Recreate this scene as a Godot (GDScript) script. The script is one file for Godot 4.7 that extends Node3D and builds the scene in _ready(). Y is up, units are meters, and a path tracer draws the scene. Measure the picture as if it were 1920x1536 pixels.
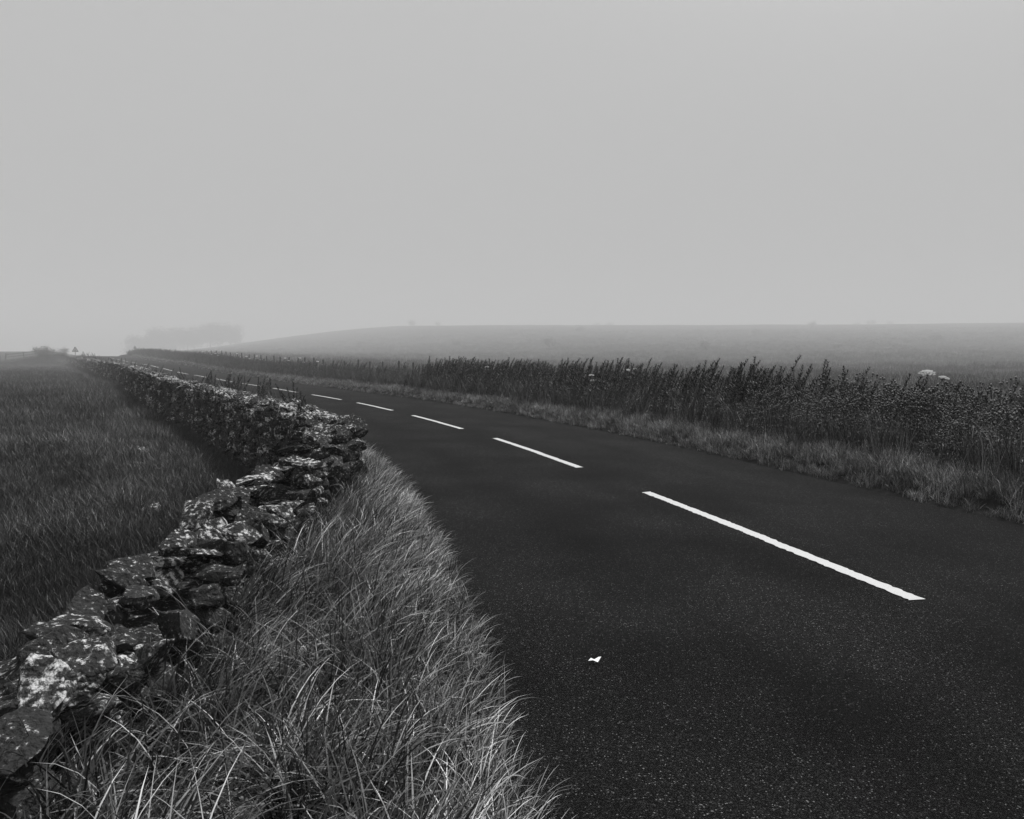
extends Node3D
# A misty country road with a dry stone wall. x is right, y up, the road leads away towards -z; d = -z is the depth in metres.

var rng := RandomNumberGenerator.new()
var wob := FastNoiseLite.new()
var taken := {}
var mats := {}

# ---------------------------------------------------------------- small helpers
func grey(v: float, a := 1.0) -> Color:
	return Color(v, v, v, a).linear_to_srgb()

func numbered(called: String) -> String:
	var n: int = taken.get(called, -1) + 1
	taken[called] = n
	return called if n == 0 else "%s_%03d" % [called, n]

func tag(o: Node, label := "", category := "", group := "", kind := "") -> Node:
	if label: o.set_meta("label", label)
	if category: o.set_meta("category", category)
	if group: o.set_meta("group", group)
	if kind: o.set_meta("kind", kind)
	return o

func thing(called: String, at: Vector3, label: String, category: String, group := "") -> Node3D:
	var o := Node3D.new()
	o.name = numbered(called)
	o.position = at
	add_child(o)
	tag(o, label, category, group)
	return o

func put(called: String, mesh: Mesh, mat: Material, parent: Node = self) -> MeshInstance3D:
	var o := MeshInstance3D.new()
	o.name = numbered(called) if parent == self else called
	o.mesh = mesh
	o.material_override = mat
	parent.add_child(o, true)
	return o

func many(called: String, mesh: Mesh, mat: Material, places: Array, tints := PackedFloat32Array(), parent: Node = self) -> MultiMeshInstance3D:
	var mm := MultiMesh.new()
	mm.transform_format = MultiMesh.TRANSFORM_3D
	mm.use_colors = tints.size() > 0
	mm.mesh = mesh
	mm.instance_count = places.size()
	for i in places.size():
		mm.set_instance_transform(i, places[i])
		if tints.size() > 0:
			mm.set_instance_color(i, Color(tints[i], tints[i], tints[i]))
	var o := MultiMeshInstance3D.new()
	o.name = numbered(called) if parent == self else called
	o.multimesh = mm
	o.material_override = mat
	parent.add_child(o, true)
	o.set_meta("kind", "stuff")
	return o

class Geo:
	var p := PackedVector3Array()
	var n := PackedVector3Array()
	var c := PackedColorArray()
	var uv := PackedVector2Array()
	var i := PackedInt32Array()
	func vert(at: Vector3, no: Vector3, tone := 1.0, t := Vector2.ZERO) -> int:
		p.append(at); n.append(no); c.append(Color(tone, tone, tone)); uv.append(t)
		return p.size() - 1
	func tri(a: int, b: int, d: int) -> void:
		# front faces run clockwise: turn the triangle so that it faces the way its normals point
		var away := (p[b] - p[a]).cross(p[d] - p[a]).dot(n[a] + n[b] + n[d]) > 0.0
		i.append(a); i.append(d if away else b); i.append(b if away else d)
	func mesh() -> ArrayMesh:
		var a := []
		a.resize(Mesh.ARRAY_MAX)
		a[Mesh.ARRAY_VERTEX] = p; a[Mesh.ARRAY_NORMAL] = n; a[Mesh.ARRAY_COLOR] = c; a[Mesh.ARRAY_TEX_UV] = uv; a[Mesh.ARRAY_INDEX] = i
		var m := ArrayMesh.new()
		m.add_surface_from_arrays(Mesh.PRIMITIVE_TRIANGLES, a)
		return m

func curve(table: Array, x: float) -> float:
	if x <= table[0][0]: return table[0][1]
	for k in range(1, table.size()):
		if x <= table[k][0]:
			var t: float = (x - table[k - 1][0]) / (table[k][0] - table[k - 1][0])
			t = t * t * (3.0 - 2.0 * t) * 0.5 + t * 0.5
			return lerpf(table[k - 1][1], table[k][1], t)
	return table[-1][1]

# ---------------------------------------------------------------- the road's line and the lie of the land
const HEADING := [[-40, -11.5], [0, -13.2], [6, -14.5], [12, -17.5], [18, -21.5], [24, -24.5], [30, -28.0], [36, -30.6], [46, -32.4], [112, -32.4], [132, -25.0], [230, -24.0]]
const RISE := [[-40, 0.0], [33, 0.0], [44, 0.08], [58, 0.28], [80, 0.8], [112, 1.42], [132, 1.5], [165, 1.2], [230, 0.4]]
const HALF := 2.62
var road_p: Array[Vector2] = []
var road_f: Array[Vector2] = []
const S0 := -30.0
const WALL := [[-1.62, -3.0], [-1.6, 1.5], [-1.64, 3.2], [-1.72, 5.0], [-1.8, 7.0], [-1.84, 8.2], [-2.2, 9.3], [-2.9, 10.8], [-4.15, 13.3], [-5.8, 16.4], [-7.4, 19.4], [-12.2, 27.3], [-22.6, 46.0], [-46.6, 86.0], [-56.0, 101.0]]
const WALL_TOP := [[-3, 0.45], [1.6, 0.42], [2.5, 0.5], [3.3, 0.48], [4, 0.53], [5.3, 0.6], [6.6, 0.68], [8.2, 0.8], [10, 0.82], [14, 0.74], [20, 0.74], [27, 0.92], [47, 1.08], [86, 1.3], [101, 1.5]]
const FIELD := [[-30, -0.3], [10, -0.38], [20, -0.38], [28, -0.12], [48, 0.0], [87, 0.28], [110, 0.6], [150, 2.2], [185, 2.6], [300, 0.5], [600, -2.0]]
var wall_u := []

func make_line() -> void:
	var p := Vector2(3.62, 0.0)   # x, d where s = 0
	var fwd: Array[Vector2] = []
	var dirs: Array[Vector2] = []
	for k in range(0, 261):
		var h := deg_to_rad(curve(HEADING, float(k)))
		fwd.append(p); dirs.append(Vector2(sin(h), cos(h)))
		p += dirs[-1]
	p = Vector2(3.62, 0.0)
	var back: Array[Vector2] = []
	var bdirs: Array[Vector2] = []
	for k in range(1, 31):
		var h := deg_to_rad(curve(HEADING, -float(k)))
		p -= Vector2(sin(h), cos(h))
		back.push_front(p); bdirs.push_front(Vector2(sin(h), cos(h)))
	road_p = back + fwd
	road_f = bdirs + dirs
	for w in WALL:
		var r := near_road(w[0], w[1])
		wall_u.append([r.x, -r.y])

func near_road(x: float, d: float) -> Vector2:   # (s, u): along the road and across it, u > 0 on the right
	var q := Vector2(x, d)
	var i := clampi(int(d + 30.0), 0, road_p.size() - 2)
	for turn in 12:
		var along := (q - road_p[i]).dot(road_f[i])
		var step := int(floor(along + 0.5))
		if step == 0: break
		i = clampi(i + clampi(step, -40, 40), 0, road_p.size() - 2)
	var f := road_f[i]
	var rel := q - road_p[i]
	return Vector2(S0 + i + rel.dot(f), rel.x * f.y - rel.y * f.x)

func road_point(s: float, u: float) -> Vector2:
	var k := clampf(s - S0, 0.0, road_p.size() - 1.01)
	var i := int(k)
	var t := k - i
	var p := road_p[i].lerp(road_p[i + 1], t)
	var f := road_f[i].lerp(road_f[i + 1], t).normalized()
	return p + Vector2(f.y, -f.x) * u

func road_heading(s: float) -> Vector2:
	var k := clampf(s - S0, 0.0, road_p.size() - 1.01)
	return road_f[int(k)].lerp(road_f[int(k) + 1], k - int(k)).normalized()

func hill(x: float, d: float) -> float:
	var r := sqrt(x * x * 0.35 + d * d)
	var up := smoothstep(85.0, 430.0, r) * (1.0 - 0.75 * smoothstep(430.0, 820.0, r))
	var side := smoothstep(-70.0, 95.0, x + 0.36 * d)
	return 16.2 * up * side + 1.2 * smoothstep(45.0, 130.0, x + 0.36 * d) * smoothstep(40.0, 90.0, r) * 0.4

const LEFT_EDGE := [[-5, 3.2], [1, 3.08], [3, 2.92], [6, 2.66], [12, 2.5], [60, 2.55]]

func verge_profile(u: float, s := 20.0) -> float:
	var a := absf(u)
	if u < 0.0: a += 2.6 - curve(LEFT_EDGE, s)
	if u > 0.0: return -0.02 + 0.2 * smoothstep(2.6, 2.95, a) + 0.06 * smoothstep(2.9, 3.6, a)
	return -0.02 + 0.05 * smoothstep(2.58, 2.75, a) + 0.13 * smoothstep(2.7, 3.4, a)

func ground(x: float, d: float) -> float:
	var r := near_road(x, d)
	var hr := curve(RISE, r.x)
	var n := wob.get_noise_2d(x * 6.0, d * 6.0) * 0.05
	if r.y < 0.0:
		var wu := curve(wall_u, r.x)
		var verge := hr + verge_profile(r.y, r.x) * 0.75 + n * smoothstep(2.9, 3.3, -r.y)
		var field := curve(FIELD, d) + wob.get_noise_2d(x * 0.7, d * 0.7) * 0.12 + n
		var lie := smoothstep(wu - 0.22, wu + 0.25, -r.y)
		if r.x > 115.0: lie = smoothstep(4.0, 14.0, -r.y)
		return lerpf(verge, field, lie)
	var far := smoothstep(7.0, 40.0, r.y)
	return hr * (1.0 - far * 0.6) + verge_profile(r.y) + n * smoothstep(2.7, 3.2, r.y) + hill(x, d) * smoothstep(4.0, 12.0, r.y) + wob.get_noise_2d(x * 0.35, d * 0.35) * 0.35 * far

func at(x: float, d: float, lift := 0.0) -> Vector3:
	return Vector3(x, ground(x, d) + lift, -d)

# ---------------------------------------------------------------- materials
func noise_tex(freq: float, kind: int, stops: Array, tones: Array, octaves := 4, size := 1024, sd := 1, cell_value := false, gain := 0.5) -> NoiseTexture2D:
	var f := FastNoiseLite.new()
	f.noise_type = kind
	f.frequency = freq
	f.seed = sd
	f.fractal_octaves = octaves
	f.fractal_gain = gain
	if kind == FastNoiseLite.TYPE_CELLULAR:
		f.fractal_type = FastNoiseLite.FRACTAL_NONE
		f.cellular_return_type = FastNoiseLite.RETURN_CELL_VALUE if cell_value else FastNoiseLite.RETURN_DISTANCE
	var ramp := Gradient.new()
	ramp.offsets = PackedFloat32Array(stops)
	var cs := PackedColorArray()
	for v in tones: cs.append(grey(v))
	ramp.colors = cs
	var t := NoiseTexture2D.new()
	t.width = size; t.height = size
	t.seamless = true
	t.seamless_blend_skirt = 0.12
	t.noise = f
	t.color_ramp = ramp
	return t

func height_tex(freq: float, kind: int, octaves := 4, size := 1024, sd := 1) -> NoiseTexture2D:
	var f := FastNoiseLite.new()
	f.noise_type = kind
	f.frequency = freq
	f.seed = sd
	f.fractal_octaves = octaves
	var t := NoiseTexture2D.new()
	t.width = size; t.height = size
	t.seamless = true
	t.noise = f
	return t

func plain(tone: float, rough := 0.9, spec := 0.3) -> StandardMaterial3D:
	var m := StandardMaterial3D.new()
	m.albedo_color = grey(tone)
	m.roughness = rough
	m.metallic_specular = spec
	return m

func leafy(tone: float, rough: float, spec: float, through: float) -> StandardMaterial3D:
	var m := plain(tone, rough, spec)
	m.vertex_color_use_as_albedo = true
	m.cull_mode = BaseMaterial3D.CULL_DISABLED
	m.backlight_enabled = true
	m.backlight = Color(through, through, through)
	return m

func make_materials() -> void:
	var S := FastNoiseLite.TYPE_SIMPLEX_SMOOTH
	var C := FastNoiseLite.TYPE_CELLULAR
	# asphalt: dark binder with stone chips, a few of them pale
	var road := plain(1.0, 0.95, 0.15)
	road.albedo_texture = noise_tex(0.2, C, [0.0, 0.3, 0.6, 0.85, 0.97, 1.0], [0.002, 0.004, 0.008, 0.018, 0.04, 0.24], 1, 2048, 5, true)
	road.vertex_color_use_as_albedo = true
	road.heightmap_enabled = true
	road.heightmap_texture = noise_tex(0.2, C, [0.0, 1.0], [1.0, 0.0], 1, 2048, 5)
	road.heightmap_scale = 0.35
	road.detail_enabled = true
	road.detail_blend_mode = BaseMaterial3D.BLEND_MODE_MUL
	road.detail_uv_layer = BaseMaterial3D.DETAIL_UV_2
	road.detail_albedo = noise_tex(0.012, S, [0.0, 0.35, 0.5, 0.68, 1.0], [0.3, 0.6, 0.72, 0.95, 1.0], 6, 1024, 9)
	road.albedo_texture.seamless = false
	road.heightmap_texture.seamless = false
	mats.road = road
	var paint := plain(0.43, 0.7, 0.4)
	paint.albedo_texture = noise_tex(0.08, S, [0.0, 0.2, 0.3, 0.5, 1.0], [0.12, 0.3, 0.82, 1.0, 1.0], 5, 1024, 3, false, 0.65)
	paint.uv1_triplanar = true
	paint.uv1_world_triplanar = true
	paint.uv1_scale = Vector3(1.5, 1.5, 1.5)
	mats.paint = paint
	# soil and thatch under the grass
	var soil := plain(1.0, 1.0, 0.1)
	soil.albedo_texture = noise_tex(0.02, S, [0.0, 0.4, 0.7, 1.0], [0.006, 0.012, 0.022, 0.05], 6, 1024, 21)
	soil.uv1_triplanar = true
	soil.uv1_world_triplanar = true
	soil.uv1_scale = Vector3(0.25, 0.25, 0.25)
	soil.vertex_color_use_as_albedo = true
	mats.soil = soil
	# stone: dark gritstone, with pale lichen that differs from stone to stone
	var lichen := [[0.5, 0.54, 0.6, 0.75], [0.59, 0.62, 0.68, 0.82], [0.7, 0.73, 0.78, 0.88]]
	for k in 3:
		var st := plain(1.0, 0.95, 0.15)
		var l: Array = lichen[k]
		st.albedo_texture = noise_tex(0.013 + 0.004 * k, S, [0.0, l[0] - 0.06, l[0], l[1], l[2], l[3]], [0.014, 0.034, 0.07, 0.2, 0.38, 0.52], 8, 1024, 40 + k, false, 0.72)
		st.uv1_triplanar = true
		st.uv1_world_triplanar = true
		st.uv1_scale = Vector3(1.1, 1.1, 1.1)
		st.uv1_triplanar_sharpness = 6.0
		st.heightmap_enabled = true
		st.heightmap_texture = height_tex(0.03, S, 6, 1024, 60 + k)
		st.heightmap_scale = 1.2
		mats["stone%d" % k] = st
	mats.grass = leafy(1.0, 0.5, 0.4, 0.25)
	mats.weed = leafy(1.0, 0.55, 0.2, 0.15)
	mats.umbel = leafy(1.0, 0.9, 0.2, 0.3)
	var wood := plain(0.06, 0.9, 0.2)
	mats.wood = wood
	mats.steel = plain(0.2, 0.5, 0.5)

# ---------------------------------------------------------------- setting
func make_ground() -> void:
	var xs := PackedFloat32Array()
	var ds := PackedFloat32Array()
	var x := 0.0
	var half_l := []
	while x < 520.0:
		half_l.append(x)
		x += 0.35 if x < 10.0 else (0.8 if x < 60.0 else maxf(0.8, (x - 45.0) * 0.07))
	for k in range(half_l.size() - 1, 0, -1): xs.append(-half_l[k])
	for v in half_l: xs.append(v)
	var d := -28.0
	while d < 900.0:
		ds.append(d)
		d += 0.9 if d < 0.0 else (0.35 if d < 20.0 else (0.8 if d < 110.0 else maxf(0.8, (d - 95.0) * 0.06)))
	var g := Geo.new()
	var w := xs.size()
	for dd in ds:
		for xx in xs:
			var r := near_road(xx, dd)
			var low := 0.10 * (1.0 - smoothstep(4.0, 4.6, r.y)) if r.y > 0.0 else 0.06 * (1.0 - smoothstep(3.3, 3.7, -r.y))
			g.vert(Vector3(xx, ground(xx, dd) - low, -dd), Vector3.UP, 1.0 + 9.0 * smoothstep(8.0, 30.0, r.y) * (1.0 + 1.1 * wob.get_noise_2d(xx * 1.6, dd * 0.8) + 0.9 * wob.get_noise_2d(xx * 7.0, dd * 4.0)))
	for j in ds.size():
		for i in w:
			var o := j * w + i
			var a := g.p[o - 1] if i > 0 else g.p[o]
			var b := g.p[o + 1] if i < w - 1 else g.p[o]
			var e := g.p[o - w] if j > 0 else g.p[o]
			var f := g.p[o + w] if j < ds.size() - 1 else g.p[o]
			g.n[o] = (b - a).cross(f - e).normalized()
			if i < w - 1 and j < ds.size() - 1:
				g.tri(o, o + w, o + w + 1)
				g.tri(o, o + w + 1, o + 1)
	tag(put("ground", g.mesh(), mats.soil), "", "", "", "structure")

func sweep(us: Array, s_from: float, s_to: float, step: float, hf: Callable, tone: Callable, scale_uv := 0.5) -> ArrayMesh:
	var g := Geo.new()
	var uv2 := PackedVector2Array()
	var rows := int((s_to - s_from) / step) + 1
	for j in rows:
		var s := s_from + j * step
		for u in us:
			var uu: float = u
			var p := road_point(s, uu)
			g.vert(Vector3(p.x, hf.call(s, uu), -p.y), Vector3.UP, tone.call(s, uu), Vector2(p.x, p.y) * scale_uv)
			uv2.append(Vector2(p.x, p.y) * 0.045)
	var w := us.size()
	for j in rows - 1:
		for i in w - 1:
			var o := j * w + i
			g.tri(o, o + w, o + w + 1)
			g.tri(o, o + w + 1, o + 1)
	for j in rows:
		for i in w:
			var o := j * w + i
			var a := g.p[o - 1] if i > 0 else g.p[o]
			var b := g.p[o + 1] if i < w - 1 else g.p[o]
			var e := g.p[o - w] if j > 0 else g.p[o]
			var f := g.p[o + w] if j < rows - 1 else g.p[o]
			g.n[o] = (b - a).cross(f - e).normalized()
	var arr := []
	arr.resize(Mesh.ARRAY_MAX)
	arr[Mesh.ARRAY_VERTEX] = g.p; arr[Mesh.ARRAY_NORMAL] = g.n; arr[Mesh.ARRAY_COLOR] = g.c; arr[Mesh.ARRAY_TEX_UV] = g.uv; arr[Mesh.ARRAY_TEX_UV2] = uv2; arr[Mesh.ARRAY_INDEX] = g.i
	var m := ArrayMesh.new()
	m.add_surface_from_arrays(Mesh.PRIMITIVE_TRIANGLES, arr)
	return m

func make_road() -> void:
	var us := []
	for k in 25: us.append(lerpf(-3.1, HALF, k / 24.0))
	var flat := func(s: float, u: float) -> float: return curve(RISE, s) + 0.02 - 0.012 * absf(u)
	var wear := func(s: float, u: float) -> float:
		var track := exp(-pow((absf(u) - 0.75) / 0.3, 2.0)) + exp(-pow((absf(u) - 2.0) / 0.3, 2.0))
		return 0.8 + 0.3 * track + 0.35 * wob.get_noise_2d(s * 3.0, u * 40.0)
	var road := put("road", sweep(us, -20.0, 200.0, 0.5, flat, wear, 0.55), mats.road)
	tag(road, "", "", "", "structure")
	# centre line: dashes of 4 m with gaps of 2 m, edges a little ragged
	var s0 := near_road(2.51, 4.77).x
	for k in range(-2, 17):
		var g := Geo.new()
		var n := 130
		var shift := 0.015 * sin(k * 2.1)
		for j in n + 1:
			var s: float = s0 + k * 6.0 + 4.0 * j / n
			var kink := 0.012 if j > 52 else 0.0
			for side in [-1.0, 1.0]:
				var ragged := (wob.get_noise_2d(s * 240.0, side * 50.0) * 0.011 + wob.get_noise_2d(s * 1100.0, side * 90.0) * 0.012)
				var p := road_point(s + (ragged * 2.0 if j == 0 or j == n else 0.0), side * (0.052 + ragged) + shift + kink)
				g.vert(Vector3(p.x, flat.call(s, 0.05) + 0.005, -p.y), Vector3.UP, 1.0)
		for j in n:
			var o := j * 2
			g.tri(o, o + 2, o + 3)
			g.tri(o, o + 3, o + 1)
		put("centre_line_dash", g.mesh(), mats.paint, road)
	# grass banks beside the road
	for side in [-1.0, 1.0]:
		var vu := []
		var most := 4.6 if side > 0 else 3.75
		for k in 13: vu.append(lerpf(2.56 if side > 0 else 2.46, most, k / 12.0) * side)
		if side < 0: vu.reverse()
		var hf := func(s: float, u: float) -> float:
			var p := road_point(s, u)
			return ground(p.x, p.y) - 0.004
		var bank := put("grass_verge", sweep(vu, -12.0, 150.0, 0.5, hf, func(_s: float, _u: float) -> float: return 1.0), mats.soil)
		tag(bank, "", "", "", "structure")

# ---------------------------------------------------------------- stones
func stone_mesh(sd: int, slab: float) -> ArrayMesh:
	# an angular block inside a unit cube: a rounded box cut by planes and roughened; slab > 0 makes its edges ragged
	var r := RandomNumberGenerator.new()
	r.seed = sd
	var nz := FastNoiseLite.new()
	nz.seed = sd
	nz.frequency = 1.1
	nz.fractal_octaves = 3
	var cuts := []
	for k in 13:
		var v := Vector3(r.randf_range(-1, 1), r.randf_range(-0.75, 0.75) * (1.0 - slab * 0.6), r.randf_range(-1, 1)).normalized()
		cuts.append([v, r.randf_range(0.52, 0.86)])
	var st := SurfaceTool.new()
	st.begin(Mesh.PRIMITIVE_TRIANGLES)
	st.set_smooth_group(0)
	var n := 10
	var faces := [[Vector3.RIGHT, Vector3.UP], [Vector3.LEFT, Vector3.UP], [Vector3.UP, Vector3.BACK], [Vector3.DOWN, Vector3.BACK], [Vector3.BACK, Vector3.UP], [Vector3.FORWARD, Vector3.UP]]
	for f in faces:
		var nn: Vector3 = f[0]
		var up: Vector3 = f[1]
		var rt := up.cross(nn)
		for j in n:
			for i in n:
				var q := []
				for c in [[0, 0], [0, 1], [1, 1], [1, 0]]:
					var p: Vector3 = nn + rt * (2.0 * (i + c[0]) / n - 1.0) + up * (2.0 * (j + c[1]) / n - 1.0)
					var l := pow(pow(absf(p.x), 12.0) + pow(absf(p.y), 12.0) + pow(absf(p.z), 12.0), 1.0 / 12.0)
					p /= l
					for cut in cuts:
						var over: float = p.dot(cut[0]) - cut[1]
						if over > 0.0: p -= cut[0] * over
					p += p.normalized() * nz.get_noise_3dv(p * 0.9) * 0.07 + p.normalized() * nz.get_noise_3dv(p * 3.2 + Vector3(9, 3, 1)) * 0.06
					p.y += nz.get_noise_3dv(Vector3(p.x * 1.4, 7.0, p.z * 1.4)) * 0.28 * slab
					q.append(p * 0.5)
				for c in [0, 1, 2, 0, 2, 3]: st.add_vertex(q[c])
	st.index()
	st.generate_normals()
	return st.commit()

func basis_of(yaw: float, pitch: float, roll: float, size: Vector3) -> Basis:
	return Basis(Vector3.UP, yaw) * Basis(Vector3.RIGHT, pitch) * Basis(Vector3.BACK, roll) * Basis.from_scale(size)

func make_wall() -> void:
	var blocks := []
	for k in 8: blocks.append(stone_mesh(100 + k, 0.15))
	for k in 8: blocks.append(stone_mesh(200 + k, 1.0))
	# the wall's own line, resampled every 5 cm
	var line: Array[Vector2] = []
	for k in WALL.size() - 1:
		var a := Vector2(WALL[k][0], WALL[k][1])
		var b := Vector2(WALL[k + 1][0], WALL[k + 1][1])
		var before := Vector2(WALL[maxi(k - 1, 0)][0], WALL[maxi(k - 1, 0)][1])
		var after := Vector2(WALL[mini(k + 2, WALL.size() - 1)][0], WALL[mini(k + 2, WALL.size() - 1)][1])
		var n := maxi(2, int((b - a).length() / 0.05))
		for j in n: line.append(a.cubic_interpolate(b, before, after, float(j) / n))
	var wall := thing("dry_stone_wall", at(-1.8, 8.2), "long tumbledown dry stone wall curving along the grassy road verge", "wall")
	var base := wall.position
	# dark rubble filling
	var g := Geo.new()
	var rows := 0
	for k in range(0, line.size() - 20, 8):
		var p := line[k]
		var f := (line[mini(k + 6, line.size() - 1)] - line[maxi(k - 6, 0)]).normalized()
		var rt := Vector2(f.y, -f.x)
		var top := curve(WALL_TOP, p.y) - 0.24
		for c in [[-0.25, -0.6], [-0.16, 0.0], [0.14, 0.0], [0.22, -0.6]]:
			var q: Vector2 = p + rt * c[0]
			var low := ground(q.x, q.y) - 0.1
			g.vert(Vector3(q.x, top if c[1] == 0.0 else low, -q.y) - base, Vector3.UP, 1.0)
		rows += 1
	for j in rows - 1:
		for i in 3:
			var o := j * 4 + i
			g.tri(o, o + 4, o + 5)
			g.tri(o, o + 5, o + 1)
	put("rubble_core", g.mesh(), mats.stone2, wall)
	# stones: [visible size, mesh, transform, material]
	var stones := []
	rng.seed = 77
	var run := 0.0
	var total := line.size() * 0.05
	for face in [1.0, -1.0, 0.0]:
		var layers := 12 if face != 0.0 else 3
		for layer in layers:
			run = rng.randf() * 0.3
			while run < total - 1.2:
				var k := int(run / 0.05)
				var p := line[k]
				var dist := maxf(p.length(), 1.5)
				var coarse := clampf(1.0 + (dist - 22.0) * 0.02, 1.0, 2.2)
				var f := (line[mini(k + 6, line.size() - 1)] - line[maxi(k - 6, 0)]).normalized()
				var rt := Vector2(f.y, -f.x)
				var yaw := atan2(f.y, f.x)
				var top := curve(WALL_TOP, p.y) + 0.06 * wob.get_noise_1d(run * 60.0)
				var near := p.y < 8.6
				if face != 0.0:
					var len := rng.randf_range(0.16, 0.42) * coarse
					var hgt := rng.randf_range(0.075, 0.13) * coarse
					var y0: float = ground(p.x + rt.x * face * 0.3, p.y + rt.y * face * 0.3)
					var y := y0 + 0.03 + layer * 0.1 * coarse
					var hidden: bool = (face < 0.0 and near) or (face > 0.0 and not near and p.y > 12.0)
					if y < top - 0.1 and not (hidden and layer % 2 == 1):
						var up := (y - y0) / maxf(top - y0, 0.3)
						var off: float = (0.27 - 0.1 * up) * face + rng.randf_range(-0.03, 0.03)
						var q: Vector2 = p + rt * off
						var lean := rng.randf_range(-0.25, 0.25) - (0.45 if not near else 0.15) * rng.randf()
						var t := Transform3D(basis_of(yaw + rng.randf_range(-0.25, 0.25), rng.randf_range(-0.2, 0.2), lean, Vector3(len * 1.06, hgt * 1.15, rng.randf_range(0.16, 0.26) * coarse)), Vector3(q.x, y, -q.y) - base)
						var seen := len / dist * (0.05 if hidden else (0.5 if not near else 1.0))
						if p.y < 1.2: seen = 0.0
						stones.append([seen, blocks[rng.randi() % 8 + (8 if rng.randf() < 0.4 else 0)], t, [1, 2, 2][rng.randi() % 3] if near else [0, 1, 2, 2, 2, 2][rng.randi() % 6]])
					run += len * (0.98 if not hidden else 1.6)
				else:
					# cope: slabs laid on the top, overlapping and leaning, the near ones tumbled
					var len := (rng.randf_range(0.18, 0.42) if near else rng.randf_range(0.22, 0.42)) * minf(coarse, 1.6)
					var thick := rng.randf_range(0.035, 0.085)
					var off := rng.randf_range(-0.2, 0.22)
					var q: Vector2 = p + rt * off
					var t := Transform3D(basis_of(yaw + rng.randf_range(-0.5, 0.5), rng.randf_range(-0.25, 0.35), rng.randf_range(0.05, 0.5) if not near else rng.randf_range(-0.35, 0.6), Vector3(len, thick, rng.randf_range(0.16, 0.34))), Vector3(q.x, top - 0.13 + layer * 0.06, -q.y) - base)
					var seen := len / dist * 1.4
					if p.y < 1.4: seen = 0.0
					stones.append([seen, blocks[rng.randi() % 8 + (8 if rng.randf() < 0.75 else 0)], t, [0, 1, 1, 2, 2, 2][rng.randi() % 6] if near else [0, 0, 1, 1, 2][rng.randi() % 5]])
					run += len * (0.62 if near else 0.7)
	stones.sort_custom(func(a, b): return a[0] > b[0])
	var rest := {}
	for k in stones.size():
		var s: Array = stones[k]
		if k < 300:
			var o := put("stone", s[1], mats["stone%d" % s[3]], wall)
			o.transform = s[2]
		else:
			var key := "%d_%d" % [blocks.find(s[1]) % 8 * 2, s[3]]
			if not rest.has(key): rest[key] = [s[1], s[3], []]
			rest[key][2].append(s[2])
	var smaller := Node3D.new()
	smaller.name = "small_stones"
	wall.add_child(smaller)
	tag(smaller, "", "", "", "stuff")
	for key in rest:
		many("stones", rest[key][0], mats["stone%d" % rest[key][1]], rest[key][2], PackedFloat32Array(), smaller)
	# stones that have dropped into the field
	rng.seed = 15
	for sp in [[-3.35, 7.9], [-4.3, 9.4], [-4.75, 10.3], [-5.6, 12.6], [-6.2, 13.2], [-6.9, 14.9]]:
		var o := put("fallen_stone", blocks[8 + rng.randi() % 8], mats["stone%d" % rng.randi_range(0, 1)])
		o.transform = Transform3D(basis_of(rng.randf() * 6.0, rng.randf_range(-0.3, 0.3), rng.randf_range(-0.3, 0.3), Vector3(rng.randf_range(0.3, 0.5), 0.11, 0.3)), at(sp[0], sp[1], 0.06))
		tag(o, "flat stone fallen in the field grass below the wall", "stone", "stones fallen from the wall")

# ---------------------------------------------------------------- plants
func blade(g: Geo, root: Vector3, way: float, length: float, lean: float, bend: float, width: float, tone: float, segs := 5, twist := 0.0) -> void:
	var dir := Vector3(cos(way), 0, sin(way))
	var side0 := Vector3(-dir.z, 0, dir.x)
	var pos := root
	var first := g.p.size()
	for k in segs + 1:
		var t := float(k) / segs
		var a := lean + bend * t * sqrt(t)
		var tan := dir * sin(a) + Vector3.UP * cos(a)
		var side := side0.rotated(tan, twist * (0.4 + t))
		var no := side.cross(tan).normalized()
		var w := width * 0.5 * (0.75 + 0.5 * t if t < 0.4 else 0.95 * pow(1.0 - (t - 0.4) / 0.6, 0.7))
		if k < segs:
			g.vert(pos - side * w, no, tone)
			g.vert(pos + side * w, no, tone)
		else:
			g.vert(pos, no, tone)
		pos += tan * length / segs
	for k in segs - 1:
		var o := first + k * 2
		g.tri(o, o + 1, o + 3)
		g.tri(o, o + 3, o + 2)
	var e := first + (segs - 1) * 2
	g.tri(e, e + 1, e + 2)

func tuft(sd: int, count: int, radius: float, len_lo: float, len_hi: float, lean: float, bend: float, width: float, flow: float, tones: Array, segs := 5, lean_from := 0.0) -> ArrayMesh:
	# flow 1: all blades swept towards +x; 0: every way
	var r := RandomNumberGenerator.new()
	r.seed = sd
	var g := Geo.new()
	for k in count:
		var a := r.randf() * TAU
		var rr := radius * sqrt(r.randf())
		var way := r.randfn(0.0, 0.55) if r.randf() < flow else r.randf() * TAU
		var tone: float = tones[r.randi() % tones.size()] * r.randf_range(0.75, 1.25)
		blade(g, Vector3(cos(a) * rr, -0.01, sin(a) * rr), way, r.randf_range(len_lo, len_hi), r.randf_range(lean_from, lean), r.randf_range(0.4, 1.0) * bend, width * r.randf_range(0.6, 1.25), tone, segs, r.randf_range(-0.9, 0.9))
	return g.mesh()

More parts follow.
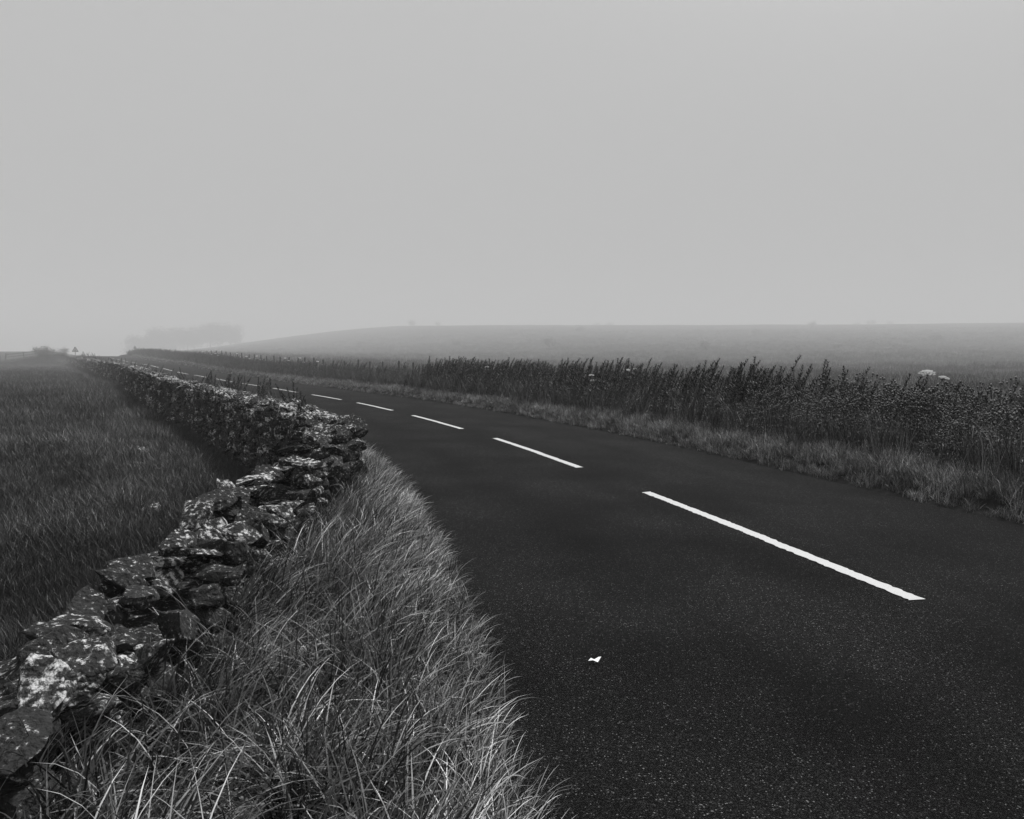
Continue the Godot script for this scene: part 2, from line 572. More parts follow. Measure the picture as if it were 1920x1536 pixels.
func leaf(g: Geo, root: Vector3, dir: Vector3, length: float, width: float, droop: float, tone: float) -> void:
	var side := dir.cross(Vector3.UP)
	if side.length() < 0.05: side = Vector3.RIGHT
	side = side.normalized()
	var up := side.cross(dir).normalized()
	var mid := root + dir * length * 0.45
	var tip := root + dir * length - Vector3.UP * droop * length
	var a := g.vert(root, up, tone)
	var b := g.vert(mid + side * width * 0.5 + up * width * 0.18, (up - side * 0.35).normalized(), tone)
	var c := g.vert(mid - side * width * 0.5 + up * width * 0.18, (up + side * 0.35).normalized(), tone)
	var m := g.vert(mid, up, tone)
	var e := g.vert(tip, up, tone)
	g.tri(a, b, m); g.tri(a, m, c); g.tri(b, e, m); g.tri(m, e, c)

func stem(g: Geo, a: Vector3, b: Vector3, r0: float, r1: float, tone: float, sides := 4) -> void:
	var ax := (b - a).normalized()
	var u := ax.cross(Vector3(0.3, 0.1, 1.0)).normalized()
	var v := ax.cross(u)
	var o := g.p.size()
	for k in sides:
		var t := TAU * k / sides
		var n := u * cos(t) + v * sin(t)
		g.vert(a + n * r0, n, tone)
		g.vert(b + n * r1, n, tone)
	for k in sides:
		var i := o + k * 2
		var j := o + ((k + 1) % sides) * 2
		g.tri(i, i + 1, j + 1)
		g.tri(i, j + 1, j)

func spire_weed(sd: int, height: float) -> ArrayMesh:
	# upright leafy stem with narrow leaves, bunched at the tip, leaning with the wind
	var r := RandomNumberGenerator.new()
	r.seed = sd
	var g := Geo.new()
	var lean := Vector3(r.randf_range(0.05, 0.32), 0, r.randf_range(-0.12, 0.12))
	var prev := Vector3.ZERO
	for k in range(1, 5):
		var t := k / 4.0
		var p := Vector3.UP * height * t + lean * height * t * t
		stem(g, prev, p, 0.006 * (1.3 - t), 0.006 * (1.1 - t), 0.05)
		prev = p
	var n := int(84 * height)
	for k in n:
		var t := pow(float(k) / n, 0.75)
		if t < 0.12: continue
		var p := Vector3.UP * height * t + lean * height * t * t
		var a := k * 2.4 + r.randf() * 0.6
		var upward := lerpf(0.15, 1.2, t) + r.randf_range(-0.3, 0.3)
		var dir := Vector3(cos(a), upward, sin(a)).normalized()
		var l := r.randf_range(0.1, 0.18) * (1.05 - 0.55 * t * t)
		leaf(g, p, dir, l, l * 0.34, r.randf_range(0.0, 0.45), r.randf_range(0.02, 0.05) if r.randf() < 0.93 else r.randf_range(0.12, 0.25))
	return g.mesh()

func head_weed(sd: int, height: float) -> ArrayMesh:
	# branching weed with small round seed heads
	var r := RandomNumberGenerator.new()
	r.seed = sd
	var g := Geo.new()
	for b in 5:
		var a := r.randf() * TAU
		var base := Vector3(cos(a), 0, sin(a)) * 0.04
		var tip := Vector3(cos(a) * r.randf_range(0.05, 0.25), height * r.randf_range(0.75, 1.0), sin(a) * r.randf_range(0.05, 0.25))
		stem(g, base, tip, 0.005, 0.003, 0.05)
		for k in 16:
			var t := r.randf_range(0.12, 0.92)
			var p := base.lerp(tip, t)
			var w := r.randf() * TAU
			leaf(g, p, Vector3(cos(w), r.randf_range(-0.1, 0.7), sin(w)).normalized(), r.randf_range(0.05, 0.12), r.randf_range(0.01, 0.022), r.randf_range(0.0, 0.5), r.randf_range(0.02, 0.06) if r.randf() < 0.93 else r.randf_range(0.12, 0.25))
		for k in 4:
			var at0 := base.lerp(tip, r.randf_range(0.8, 0.95))
			var w := r.randf() * TAU
			var top := tip + Vector3(cos(w), 0, sin(w)) * r.randf_range(0.0, 0.09) + Vector3.UP * r.randf_range(-0.04, 0.05)
			stem(g, at0, top, 0.003, 0.002, 0.06, 3)
			dome(g, top, r.randf_range(0.013, 0.022), r.randf_range(0.9, 1.3), r.randf_range(0.04, 0.13))
	return g.mesh()

func dome(g: Geo, at0: Vector3, radius: float, tall: float, tone: float) -> void:
	var o := g.p.size()
	var rings := [[-0.9, 0.35], [-0.2, 0.95], [0.45, 0.8], [0.9, 0.25]]
	for ring in rings:
		for k in 6:
			var t := TAU * k / 6.0
			var v := Vector3(cos(t) * ring[1], ring[0] * tall, sin(t) * ring[1])
			g.vert(at0 + v * radius, v.normalized(), tone)
	for j in 3:
		for k in 6:
			var a := o + j * 6 + k
			var b := o + j * 6 + (k + 1) % 6
			g.tri(a, a + 6, b + 6)
			g.tri(a, b + 6, b)
	g.tri(o + 18, o + 19, o + 20); g.tri(o + 18, o + 20, o + 21); g.tri(o + 18, o + 21, o + 22); g.tri(o + 18, o + 22, o + 23)

func turned(p: Vector3, yaw: float, size: float, tilt := 0.0) -> Transform3D:
	return Transform3D(Basis(Vector3.UP, yaw) * Basis(Vector3.BACK, tilt) * Basis.from_scale(Vector3(size, size, size)), p)

func scatter_stuff(called: String, variants: Array, mat: Material, places: Array, tints: PackedFloat32Array, label: String, category: String) -> void:
	# one object: the first variant's copies carry the meta, the others are its parts
	var root := Node3D.new()
	root.name = numbered(called)
	add_child(root)
	tag(root, label, category, "", "stuff")
	for v in variants.size():
		var mine := []
		var tone := PackedFloat32Array()
		for k in range(v, places.size(), variants.size()):
			mine.append(places[k])
			tone.append(tints[k])
		if mine.size() > 0: many("tufts", variants[v], mat, mine, tone, root)

func make_verge_grass() -> void:
	rng.seed = 5
	# long grass between wall and road, swept over towards the road
	var long := []
	var mid := []
	for k in 6: long.append(tuft(300 + k, 56, 0.14, 0.2, 0.5, 1.25, 1.1, 0.0066, 0.72, [0.02, 0.025, 0.04, 0.07, 0.15, 0.34, 0.5], 6, 0.15))
	for k in 5: mid.append(tuft(320 + k, 60, 0.13, 0.1, 0.3, 0.9, 1.1, 0.0054, 0.6, [0.02, 0.04, 0.1, 0.26, 0.45, 0.62]))
	var lp := []; var lt := PackedFloat32Array()
	var mp := []; var mt := PackedFloat32Array()
	var s := -3.0
	while s < 105.0:
		var dist := maxf(s, 0.0)
		var wu := curve(wall_u, s)
		var from := -wu + 0.2
		var edge := curve(LEFT_EDGE, s)
		var step := 0.0095 if dist < 10.0 else (0.02 if dist < 25.0 else 0.05)
		s += step
		var n := 1
		for k in n:
			var u := rng.randf_range(from, -edge)
			var p := road_point(s + rng.randf_range(-0.1, 0.1), u)
			var e := -u - edge
			if e > 0.65 and s < 5.5 and rng.randf() < 0.35: continue
			var yaw := atan2(road_heading(s).y, road_heading(s).x) - PI * 0.5
			# blades point across to the road and a little back along it
			var way := yaw + rng.randfn(-0.9 + 0.6 * smoothstep(3.0, 8.0, s), 0.75) + 0.6 * wob.get_noise_2d(p.x * 40.0, p.y * 40.0)
			var tone := clampf(0.9 + 1.3 * wob.get_noise_2d(p.x * 25.0 + 50.0, p.y * 25.0), 0.4, 1.6)
			if e < 0.3 or (e < 0.6 and rng.randf() < 0.7):
				mp.append(turned(at(p.x, p.y), way, rng.randf_range(0.7, 1.15) * (0.75 + e)))
				mt.append(tone * 1.05)
			else:
				lp.append(turned(at(p.x, p.y), way, rng.randf_range(0.65, 1.1) * (0.8 if s > 12.0 else 1.0)))
				lt.append(tone)
	# a few coarse broad-bladed clumps against the wall
	var broad := []
	for k in 3: broad.append(tuft(330 + k, 13, 0.06, 0.22, 0.44, 1.1, 1.2, 0.011, 0.3, [0.05, 0.1, 0.3], 7, 0.3))
	var bp := []; var bt := PackedFloat32Array()
	for q in [[-1.28, 2.35], [-1.15, 2.1], [-1.22, 2.75], [-1.3, 3.3], [-1.25, 3.9], [-1.38, 4.8], [-1.1, 1.85], [-1.3, 5.6], [-0.95, 2.0]]:
		bp.append(turned(at(q[0], q[1]), rng.randf() * TAU, rng.randf_range(0.8, 1.25)))
		bt.append(1.0)
	scatter_stuff("broad_bladed_grass", broad, mats.grass, bp, bt, "coarse broad-bladed grass clumps against the road face of the wall", "grass")
	# blades that hang over the edge of the asphalt
	s = 0.0
	while s < 60.0:
		s += rng.randf_range(0.04, 0.12) * (1.0 if s < 20.0 else 3.0)
		var p := road_point(s, -curve(LEFT_EDGE, s) + 0.04 - rng.randf() * 0.12)
		mp.append(turned(at(p.x, p.y, -0.01), rng.randfn(0.0, 1.0), rng.randf_range(0.3, 0.75)))
		mt.append(rng.randf_range(0.5, 1.1))
	scatter_stuff("long_grass", long, mats.grass, lp, lt, "long wind-swept grass leaning from the stone wall towards the road", "grass")
	scatter_stuff("verge_grass", mid, mats.grass, mp, mt, "shorter tangled grass along the road edge below the stone wall", "grass")
	# right-hand verge: a low dense strip of grass
	var rp := []; var rt := PackedFloat32Array()
	s = 2.0
	while s < 110.0:
		s += 0.006 if s < 24.0 else (0.014 if s < 50.0 else 0.04)
		var u := 2.63 + 0.85 * rng.randf()
		var p := road_point(s, u)
		rp.append(turned(at(p.x, p.y), rng.randf() * TAU, rng.randf_range(0.55, 1.0) * (0.6 + 0.4 * smoothstep(2.6, 3.2, u))))
		rt.append(clampf(0.85 + 0.8 * wob.get_noise_2d(p.x * 20.0, p.y * 20.0 + 90.0), 0.4, 1.5))
	var low := []
	for k in 5: low.append(tuft(340 + k, 60, 0.14, 0.1, 0.28, 0.9, 1.0, 0.0055, 0.1, [0.02, 0.03, 0.07, 0.22, 0.45]))
	scatter_stuff("bank_grass", low, mats.grass, rp, rt, "low tangled grass bank between the road and the tall weeds", "grass")

func make_field_grass() -> void:
	rng.seed = 6
	var fine := []
	for k in 5: fine.append(tuft(360 + k, 44, 0.17, 0.1, 0.28, 0.7, 0.8, 0.0046, 0.2, [0.012, 0.022, 0.05, 0.14], 4))
	var ps := []; var ts := PackedFloat32Array()
	var bands := [[2.0, 7.0, 130.0], [7.0, 13.0, 90.0], [13.0, 22.0, 45.0], [22.0, 40.0, 20.0], [40.0, 70.0, 8.0], [70.0, 115.0, 3.0]]
	for b in bands:
		var d0: float = b[0]
		var d1: float = b[1]
		var x0 := -0.72 * d1 - 1.0
		var count := int((d1 - d0) * (-x0) * b[2])
		for k in count:
			var d := rng.randf_range(d0, d1)
			var x := rng.randf_range(x0, -1.6)
			if x < -0.7 * d - 1.5: continue
			var r := near_road(x, d)
			var gap := -r.y - curve(wall_u, r.x)
			if gap < 0.3: continue
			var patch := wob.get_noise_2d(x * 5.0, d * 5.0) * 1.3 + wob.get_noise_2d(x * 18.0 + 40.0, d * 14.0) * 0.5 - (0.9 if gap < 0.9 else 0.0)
			ps.append(turned(at(x, d), rng.randf() * TAU, rng.randf_range(0.7, 1.2) * (1.0 if d < 22.0 else 1.35) * clampf(1.0 + patch * 0.5, 0.35, 1.6)))
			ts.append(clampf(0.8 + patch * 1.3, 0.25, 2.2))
	scatter_stuff("meadow_grass", fine, mats.grass, ps, ts, "rough grass of the field behind the stone wall", "grass")
	# rough grass of the hill beyond the weeds
	ps = []; ts = PackedFloat32Array()
	for k in 26000:
		var d := 22.0 + 230.0 * pow(rng.randf(), 1.6)
		var x := rng.randf_range(-0.42, 0.72) * d
		var r := near_road(x, d)
		if r.y < 6.3: continue
		var patch := wob.get_noise_2d(x * 2.0, d * 2.0)
		ps.append(turned(at(x, d), rng.randf() * TAU, rng.randf_range(0.9, 1.8) * (1.0 + d * 0.006)))
		ts.append(clampf(2.2 + patch * 3.0, 0.6, 4.5))
	var rushes := []
	for k in 4: rushes.append(tuft(380 + k, 70, 0.4, 0.2, 0.45, 0.6, 0.5, 0.03, 0.0, [0.02, 0.04, 0.08], 3))
	var hp := []; var ht := PackedFloat32Array()
	for k in 11000:
		var d := 60.0 + 230.0 * pow(rng.randf(), 1.1)
		var x := rng.randf_range(-0.4, 0.7) * d
		var r := near_road(x, d)
		if r.y < 8.0 or wob.get_noise_2d(x * 1.1 + 300.0, d * 0.7) < rng.randf_range(-0.25, 0.35): continue
		hp.append(turned(at(x, d), rng.randf() * TAU, rng.randf_range(0.35, 1.25)))
		ht.append(1.0)
	scatter_stuff("rush_tussocks", rushes, mats.grass, hp, ht, "dark tussocks dotted over the misty hill pasture", "grass")
	scatter_stuff("hill_grass", fine, mats.grass, ps, ts, "rough pasture grass on the misty hillside", "grass")

func make_weeds() -> void:
	rng.seed = 8
	var spires := []
	for k in 7: spires.append(spire_weed(400 + k, rng.randf_range(1.1, 1.35)))
	var heads := []
	for k in 6: heads.append(head_weed(420 + k, rng.randf_range(0.85, 1.05)))
	var rank := []
	for k in 5: rank.append(tuft(440 + k, 26, 0.12, 0.4, 0.85, 0.35, 1.0, 0.0075, 0.2, [0.02, 0.03, 0.06, 0.2]))
	var sp := []; var st := PackedFloat32Array()
	var hp := []; var ht := PackedFloat32Array()
	var gp := []; var gt := PackedFloat32Array()
	var s := 3.0
	while s < 118.0:
		var tall := curve([[3, 0.56], [8, 0.62], [11, 0.7], [14, 0.77], [22, 0.82], [30, 0.82], [33, 0.6], [45, 0.6], [118, 0.62]], s)
		tall *= 1.0 + 0.3 * wob.get_noise_1d(s * 14.0)
		s += 0.014 if s < 14.0 else (0.013 if s < 32.0 else 0.027)
		var u := rng.randf_range(3.1, 5.7)
		var p := road_point(s, u)
		var front := smoothstep(2.9, 4.0, u)
		var many_heads := 1.0 - smoothstep(10.0, 14.0, s)
		var tone := clampf(0.85 + 0.7 * wob.get_noise_2d(p.x * 12.0, p.y * 12.0), 0.45, 1.4)
		if rng.randf() < many_heads * 0.75 or (s > 32.0 and rng.randf() < 0.6):
			hp.append(turned(at(p.x, p.y), rng.randf() * TAU, rng.randf_range(0.8, 1.12) * (0.55 + 0.45 * front) * (tall + 0.1)))
			ht.append(tone * 1.1)
		else:
			sp.append(turned(at(p.x, p.y), rng.randfn(0.0, 0.5), rng.randf_range(0.78, 1.12) * (0.5 + 0.5 * front) * tall))
			st.append(tone)
		if rng.randf() < 0.22:
			var q := road_point(s, rng.randf_range(3.1, 3.9))
			gp.append(turned(at(q.x, q.y), rng.randf() * TAU, rng.randf_range(0.5, 1.0)))
			gt.append(tone * 1.1)
	# weeds on the verge behind the far bend of the wall
	for k in 420:
		var ss := rng.randf_range(15.0, 100.0) if k < 260 else rng.randf_range(15.0, 34.0)
		var wu := curve(wall_u, ss)
		var p := road_point(ss, -rng.randf_range(3.2, maxf(wu - 0.4, 3.3)))
		if rng.randf() < 0.5:
			sp.append(turned(at(p.x, p.y), rng.randf() * TAU, rng.randf_range(0.35, 0.7)))
			st.append(rng.randf_range(0.5, 1.0))
		else:
			gp.append(turned(at(p.x, p.y), rng.randf() * TAU, rng.randf_range(0.5, 1.0)))
			gt.append(rng.randf_range(0.6, 1.2))
	scatter_stuff("leafy_weeds", spires, mats.weed, sp, st, "tall dark leafy weeds with pointed tips crowding the roadside", "weeds")
	scatter_stuff("round_headed_weeds", heads, mats.weed, hp, ht, "bushy weeds with small round seed heads beside the road", "weeds")
	scatter_stuff("rank_grass", rank, mats.grass, gp, gt, "coarse tall grass growing up through the roadside weeds", "grass")

func umbel(parent: Node3D, tip: Vector3, radius: float, sd: int) -> void:
	var r := RandomNumberGenerator.new()
	r.seed = sd
	var rays := Geo.new()
	var fl := Geo.new()
	var tilt := Basis(Vector3(1, 0, r.randf_range(-0.6, 0.6)).normalized(), r.randf_range(0.2, 0.4))
	for k in 26:
		var a := k * 2.399
		var rr := sqrt((k + 0.5) / 26.0)
		var end := tip + tilt * Vector3(cos(a) * rr * radius, radius * (0.62 - 0.32 * rr * rr), sin(a) * rr * radius)
		stem(rays, tip, end, 0.0022, 0.0014, 0.1, 3)
		for j in 7:
			var off := Vector3(r.randf_range(-1, 1), r.randf_range(-0.2, 0.3), r.randf_range(-1, 1)) * radius * 0.17
			dome(fl, end + tilt * off, radius * 0.14, 0.5, r.randf_range(0.7, 0.82))
	var head := put("flower_head", fl.mesh(), mats.umbel, parent)
	put("rays", rays.mesh(), mats.weed, head)

func hogweed(s: float, u: float, tips: Array, label: String) -> void:
	var p := road_point(s, u)
	var o := thing("hogweed", at(p.x, p.y), label, "wildflower", "white umbel flowers among the weeds")
	var g := Geo.new()
	var lv := Geo.new()
	var fork := Vector3(0.0, tips[0][1] * 0.7, 0.0)
	stem(g, Vector3(0, -0.05, 0), fork, 0.011, 0.008, 0.09, 6)
	for k in tips.size():
		var t: Array = tips[k]
		var e := Vector3(t[0], t[1], t[2])
		stem(g, fork, e, 0.007, 0.005, 0.1, 5)
		umbel(o, e, t[3], int(s * 10.0) + k)
	for k in 7:
		var a := k * 2.2
		leaf(lv, fork * (0.25 + 0.1 * k), Vector3(cos(a), 0.35, sin(a)).normalized(), 0.3, 0.12, 0.4, 0.08)
	put("stem", g.mesh(), mats.weed, o)
	put("leaves", lv.mesh(), mats.weed, o)

func make_flowers() -> void:
	hogweed(10.4, 5.2, [[0.0, 1.0, 0.0, 0.1], [0.22, 0.94, 0.03, 0.07]], "hogweed with two white flat-topped flower heads standing clear of the weeds")
	hogweed(18.5, 3.75, [[0.0, 0.8, 0.0, 0.06], [0.02, 0.68, 0.05, 0.055]], "hogweed with two white heads one above the other in leafy weeds")
	hogweed(18.3, 4.5, [[0.12, 0.9, 0.0, 0.05], [0.28, 0.93, 0.0, 0.04]], "hogweed with two small white heads side by side in leafy weeds")
	hogweed(27.0, 4.6, [[0.0, 0.85, 0.0, 0.07]], "single small white hogweed head low in the dark leafy weeds")
	for k in 9:
		hogweed(46.0 + k * 4.2, 4.4 + 0.35 * (k % 3), [[0.0, 0.85 + 0.1 * (k % 2), 0.0, 0.08], [0.25, 0.7, 0.1, 0.06]], "white hogweed flowering in the low weeds before the post and wire fence")

# ---------------------------------------------------------------- fence, gate, signs, trees
func post_mesh(sd: int, height: float, width: float) -> ArrayMesh:
	var r := RandomNumberGenerator.new()
	r.seed = sd
	var g := Geo.new()
	var tips := []
	for k in 8:
		var a := TAU * k / 8.0
		var n := Vector3(cos(a), 0, sin(a))
		var w := width * 0.5 * r.randf_range(0.92, 1.08)
		g.vert(Vector3(0, -0.2, 0) + n * w * 1.05, n, 1.0)
		g.vert(Vector3(0, height - 0.02, 0) + n * w * 0.95, n, 1.0)
		tips.append(g.vert(Vector3(0, height + r.randf_range(-0.005, 0.02), 0) + n * w * 0.7, Vector3.UP, 1.2))
	for k in 8:
		var i := k * 3
		var j := (k + 1) % 8 * 3
		g.tri(i, i + 1, j + 1); g.tri(i, j + 1, j)
		g.tri(i + 1, i + 2, j + 2); g.tri(i + 1, j + 2, j + 1)
	for k in range(1, 7): g.tri(tips[0], tips[k], tips[k + 1])
	return g.mesh()

func make_fences() -> void:
	rng.seed = 12
	var first := road_point(34.0, 6.4)
	var fence := thing("post_and_wire_fence", at(first.x, first.y), "line of dark wooden posts strung with wire along the hill pasture", "fence")
	var tops := []
	var s := 34.5
	var k := 0
	while s < 82.0:
		var p := road_point(s, 6.4 + rng.randf_range(-0.06, 0.06))
		var hgt := rng.randf_range(0.85, 0.98)
		var o := put("post", post_mesh(k, hgt, 0.09), mats.wood, fence)
		o.position = at(p.x, p.y) - fence.position
		o.rotation = Vector3(rng.randf_range(-0.05, 0.05), rng.randf() * 3.0, rng.randf_range(-0.05, 0.05))
		tops.append(o.position)
		s += rng.randf_range(1.6, 2.05)
		k += 1
	for h in [0.35, 0.65, 0.92]:
		var g := Geo.new()
		for j in tops.size() - 1: stem(g, tops[j] + Vector3.UP * h, tops[j + 1] + Vector3.UP * h, 0.0016, 0.0016, 1.0, 3)
		put("wire", g.mesh(), mats.steel, fence)
	# rail fence at the far side of the field
	var gate := thing("rail_fence", at(-66.5, 107.0), "stout gatepost with thin rails crossing the misty field edge", "fence")
	var here := gate.position
	for q in [[-68.0, 107.5, 1.15, 0.2], [-69.3, 108.5, 0.85, 0.12], [-69.9, 109.0, 0.8, 0.12], [-65.2, 107.0, 0.95, 0.12], [-62.5, 106.0, 0.95, 0.12]]:
		var o := put("post", post_mesh(int(q[1] * 7.0), q[2], q[3]), mats.wood, gate)
		o.position = at(q[0], q[1]) - here
		o.rotation.z = -0.12 if q[3] > 0.15 else 0.05
	for h in [0.4, 0.75]:
		var g := Geo.new()
		stem(g, at(-67.9, 107.5, h + 0.15) - here, at(-65.2, 107.0, h + 0.12) - here, 0.04, 0.04, 1.0, 4)
		stem(g, at(-65.2, 107.0, h + 0.12) - here, at(-62.5, 106.0, h + 0.1) - here, 0.04, 0.04, 1.0, 4)
		put("rail", g.mesh(), mats.wood, gate)

func tri_plate(side: float, round_by: float, depth: float, tone: float) -> ArrayMesh:
	var pts := []
	var hgt := side * 0.866
	var corners := [Vector2(-side / 2, 0), Vector2(side / 2, 0), Vector2(0, hgt)]
	var mid := Vector2(0, hgt / 3.0)
	for c in 3:
		var cc: Vector2 = corners[c]
		var ctr: Vector2 = cc + (mid - cc).normalized() * round_by * 2.0
		for k in 5:
			var a: float = (cc - mid).angle() + deg_to_rad(-60.0 + 30.0 * k)
			pts.append(ctr + Vector2(cos(a), sin(a)) * round_by)
	var g := Geo.new()
	var n := pts.size()
	for z in [depth, 0.0]:
		for p in pts: g.vert(Vector3(p.x, p.y, z), Vector3(0, 0, 1 if z > 0.0 else -1), tone)
	for k in range(1, n - 1):
		g.tri(0, k + 1, k)
		g.tri(n, n + k, n + k + 1)
	for k in n:
		var j := (k + 1) % n
		g.tri(k, j, n + j); g.tri(k, n + j, n + k)
	return g.mesh()

func warning_sign(p: Vector3, turn: float, low: float, label: String) -> void:
	var o := thing("warning_sign", p, label, "road sign")
	o.rotation.y = turn
	var g := Geo.new()
	stem(g, Vector3(0, -0.3, -0.05), Vector3(0, low + 0.55, -0.05), 0.038, 0.038, 1.0, 8)
	put("pole", g.mesh(), mats.steel, o)
	var plate := put("border", tri_plate(0.78, 0.03, 0.012, 1.0), plain(0.06, 0.5), o)
	plate.position.y = low
	var face := put("face", tri_plate(0.56, 0.02, 0.006, 1.0), plain(0.6, 0.5), plate)
	face.position = Vector3(0, 0.066, 0.012)
	# a dark upright symbol with a bend and a side branch
	var s := Geo.new()
	for b in [[-0.025, 0.1, 0.03, 0.27], [0.03, 0.17, 0.085, 0.21], [-0.075, 0.1, -0.02, 0.15]]:
		var i := s.p.size()
		for c in [[0, 1], [2, 1], [2, 3], [0, 3]]: s.vert(Vector3(b[c[0]], b[c[1]], 0.022), Vector3.BACK, 1.0)
		s.tri(i, i + 2, i + 1); s.tri(i, i + 3, i + 2)
	put("symbol", s.mesh(), plain(0.02, 0.5), plate)
	var back := Geo.new()
	stem(back, Vector3(-0.2, low + 0.2, -0.02), Vector3(0.2, low + 0.2, -0.02), 0.018, 0.018, 1.0, 4)
	put("bracket", back.mesh(), mats.steel, o)

func make_tree(x: float, d: float, height: float, spread: float, sd: int, label: String) -> void:
	var r := RandomNumberGenerator.new()
	r.seed = sd
	var o := thing("tree", at(x, d), label, "tree", "trees in the mist")
	var wood := Geo.new()
	stem(wood, Vector3(0, -0.3, 0), Vector3(0, height * 0.45, 0), 0.4, 0.25, 0.05, 7)
	var crown := Geo.new()
	for b in 26:
		var a := b * 2.399
		var e := Vector3(cos(a) * spread * r.randf_range(0.35, 0.8), height * r.randf_range(0.2, 0.86), sin(a) * spread * r.randf_range(0.35, 0.8))
		stem(wood, Vector3(0, height * r.randf_range(0.25, 0.45), 0), e, 0.14, 0.04, 0.05, 5)
		for k in 120:
			var v := Vector3(r.randfn(), r.randfn() * 0.75, r.randfn()) * spread * 0.24
			var w := r.randf() * TAU
			leaf(crown, e + v, Vector3(cos(w), r.randf_range(-0.5, 0.6), sin(w)).normalized(), r.randf_range(0.8, 1.4), r.randf_range(0.6, 0.9), 0.3, r.randf_range(0.03, 0.07))
	put("trunk", wood.mesh(), mats.weed, o)
	put("crown", crown.mesh(), mats.weed, o)

func bush(x: float, d: float, size: float, sd: int, label: String, called := "gorse_bush", group := "bushes scattered over the hillside", tone := 1.0) -> void:
	var r := RandomNumberGenerator.new()
	r.seed = sd
	var o := thing(called, at(x, d), label, "bush", group)
	var g := Geo.new()
	var w := Geo.new()
	for b in 16:
		var a := b * 2.4
		var e := Vector3(cos(a) * size * r.randf_range(0.1, 0.62), size * r.randf_range(0.1, 0.62), sin(a) * size * r.randf_range(0.1, 0.62))
		stem(w, Vector3(0, -0.05, 0), e, 0.02 * size, 0.008 * size, 0.05)
		for k in 40:
			var v := Vector3(r.randfn(), r.randfn(), r.randfn()) * size * 0.14
			var t := r.randf() * TAU
			leaf(g, e + v, Vector3(cos(t), r.randf_range(-0.2, 1.0), sin(t)).normalized(), size * 0.16, size * 0.05, 0.1, r.randf_range(0.03, 0.07) * tone)
	put("branches", w.mesh(), mats.weed, o)
	put("foliage", g.mesh(), mats.weed, o)

func make_far_things() -> void:
	warning_sign(at(-54.5, 100.0), deg_to_rad(24.0), 2.05 - ground(-54.5, 100.0), "triangular warning sign on a pole by the far end of the wall")
	warning_sign(at(-77.6, 165.0), deg_to_rad(205.0), 3.05 - ground(-77.6, 165.0), "faint back of a triangular sign beyond the brow of the road")
	var tl := [[-179.0, 385.0, 11.0, 6.5, "rounded tree at the open end of the faint copse"], [-170.0, 391.0, 12.4, 7.5, "tallest broad tree of the faint copse in the mist"], [-161.0, 398.0, 11.6, 7.0, "broad tree within the faint copse in the mist"], [-152.0, 404.0, 12.2, 7.0, "tree of the faint copse nearer the hill slope"], [-144.0, 410.0, 10.6, 6.0, "lowest tree of the faint copse against the hill slope"]]
	for k in tl.size(): make_tree(tl[k][0], tl[k][1], tl[k][2], tl[k][3], 500 + k, tl[k][4])
	var bl := [[8.0, 175.0, 1.3], [-13.0, 190.0, 1.0], [-38.0, 200.0, 1.0], [22.0, 260.0, 1.5], [70.0, 230.0, 1.2], [-50.0, 400.0, 2.6], [-38.0, 410.0, 2.0], [45.0, 425.0, 2.2], [52.0, 428.0, 2.6], [178.0, 415.0, 2.4], [186.0, 416.0, 3.0], [195.0, 414.0, 2.4], [112.0, 300.0, 1.4], [36.0, 150.0, 1.0], [95.0, 180.0, 1.1]]
	for k in bl.size():
		bush(bl[k][0], bl[k][1], bl[k][2] * (1.9 if bl[k][1] < 380.0 else 1.3), 600 + k, "dark bush on the brow of the misty hill" if bl[k][1] > 380.0 else "small dark bush on the grassy hillside slope")

func make_small_things() -> void:
	var far_growth := [[-58.2, 99.0, 1.5], [-57.0, 98.5, 1.45], [-59.4, 101.0, 1.4], [-55.8, 99.5, 1.2], [-53.8, 95.5, 1.0], [-51.8, 92.5, 0.9]]
	for k in far_growth.size():
		var b: Array = far_growth[k]
		bush(b[0], b[1], b[2], 700 + k, "low tangled bush where the stone wall runs out into the mist", "bramble_bush", "bushes at the far end of the wall", 2.6)
	# lone weed in the field
	var o := thing("dead_weed_stalk", at(-4.05, 7.5), "thin dark weed stalk with whorls of short side twigs in the field", "weed")
	var g := Geo.new()
	var tw := Geo.new()
	stem(g, Vector3(0, -0.05, 0), Vector3(0.015, 0.66, 0), 0.004, 0.002, 0.03)
	for k in 9:
		var y := 0.12 + k * 0.062
		tw = Geo.new()
		for j in 5:
			var a := j * TAU / 5.0 + k
			var l := 0.075 * (1.15 - k * 0.09)
			stem(tw, Vector3(0.015 * y, y, 0), Vector3(cos(a) * l, y + 0.012, sin(a) * l), 0.0022, 0.001, 0.03, 3)
		put("twig_whorl", tw.mesh(), mats.weed, o)
	put("stem", g.mesh(), mats.weed, o)
	# pale scrap on the road
	var f := Geo.new()
	var edge := [[-0.03, 0.0, 0.006], [-0.016, 0.012, 0.016], [0.0, 0.016, 0.006], [0.022, 0.014, 0.02], [0.034, 0.002, 0.026], [0.016, -0.013, 0.004], [-0.008, -0.008, 0.012]]
	var mid := f.vert(Vector3(0.002, 0.012, 0.0), Vector3.UP, 0.7)
	for e in edge: f.vert(Vector3(e[0], e[2], -e[1]), Vector3.UP, 0.7)
	for k in 7: f.tri(mid, 1 + k, 1 + (k + 1) % 7)
	var leaf_o := put("fallen_leaf", f.mesh(), mats.umbel)
	leaf_o.position = Vector3(0.405, 0.0, -3.84)
	tag(leaf_o, "small pale curled leaf lying on the dark asphalt", "leaf")

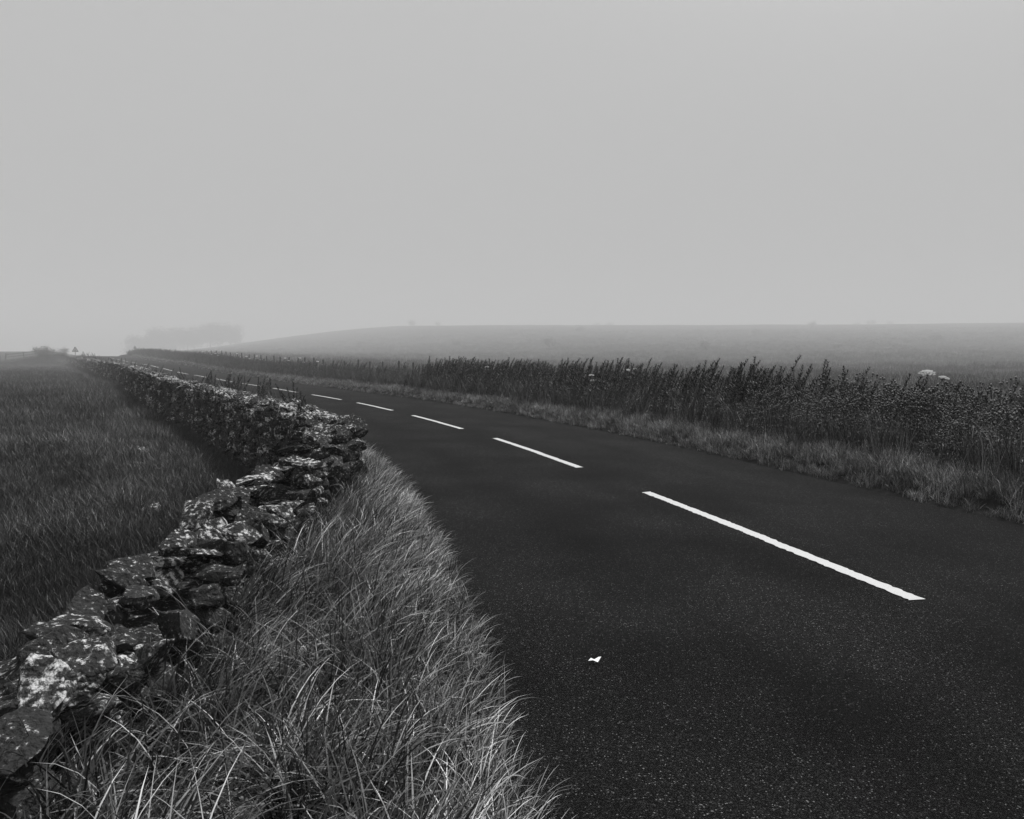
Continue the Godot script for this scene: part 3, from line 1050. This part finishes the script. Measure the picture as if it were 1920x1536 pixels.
# ---------------------------------------------------------------- everything
func _ready() -> void:
	# camera
	var cam := Camera3D.new()
	cam.name = "camera"
	cam.position = Vector3(0, 1.5, 0)
	cam.rotation.x = -atan(100.0 / 1500.0)
	cam.fov = 54.25
	cam.near = 0.05
	cam.far = 2500.0
	add_child(cam)
	cam.current = true
	# sky, haze, exposure
	var env := Environment.new()
	env.background_mode = Environment.BG_SKY
	var sm := ProceduralSkyMaterial.new()
	sm.sky_top_color = grey(0.57)
	sm.sky_horizon_color = grey(0.41)
	sm.sky_curve = 0.25
	sm.ground_bottom_color = grey(0.1)
	sm.ground_horizon_color = grey(0.4)
	sm.sun_angle_max = 60.0
	sm.sun_curve = 0.28
	var sky := Sky.new()
	sky.sky_material = sm
	env.sky = sky
	env.tonemap_mode = Environment.TONE_MAPPER_LINEAR
	env.tonemap_exposure = 1.0
	env.fog_enabled = true
	env.fog_density = 0.0012
	env.fog_light_color = grey(0.9)
	env.sdfgi_enabled = true
	env.ssao_enabled = true
	env.ssil_enabled = true
	env.volumetric_fog_enabled = true
	env.volumetric_fog_density = 0.0
	var we := WorldEnvironment.new()
	we.name = "world_environment"
	we.environment = env
	add_child(we)
	# sun behind the mist, ahead and high
	var sun := DirectionalLight3D.new()
	sun.name = "sun"
	sun.light_energy = 1.5
	sun.light_angular_distance = 4.0
	sun.light_color = Color(1, 1, 1)
	sun.shadow_enabled = true
	add_child(sun)
	var az := deg_to_rad(30.0)
	var el := deg_to_rad(52.0)
	sun.look_at_from_position(Vector3.ZERO, -Vector3(sin(az) * cos(el), sin(el), -cos(az) * cos(el)))

	wob.noise_type = FastNoiseLite.TYPE_SIMPLEX_SMOOTH
	wob.frequency = 0.05
	wob.fractal_octaves = 3
	wob.seed = 4
	make_line()
	make_materials()
	# the mist thickens towards the hill: two banks, the second within the first
	for bank in [[30.0, 0.0021, "thin pale mist lying over the road ahead and the fields"], [58.0, 0.0022, "thicker pale mist hiding the hill and the far trees"]]:
		var fog := FogVolume.new()
		fog.name = numbered("mist")
		fog.shape = RenderingServer.FOG_VOLUME_SHAPE_BOX
		fog.size = Vector3(1500.0, 40.0, 900.0)
		fog.position = Vector3(0.0, 8.0, -bank[0] - 450.0)
		var fm := FogMaterial.new()
		fm.density = bank[1]
		fm.albedo = Color(0.97, 0.97, 0.97)
		fog.material = fm
		add_child(fog)
		tag(fog, bank[2], "mist", "", "stuff")
	var t0 := Time.get_ticks_msec()
	make_ground()
	make_road()
	make_wall()
	make_fences()
	make_far_things()
	make_verge_grass()
	make_field_grass()
	make_weeds()
	make_flowers()
	make_small_things()
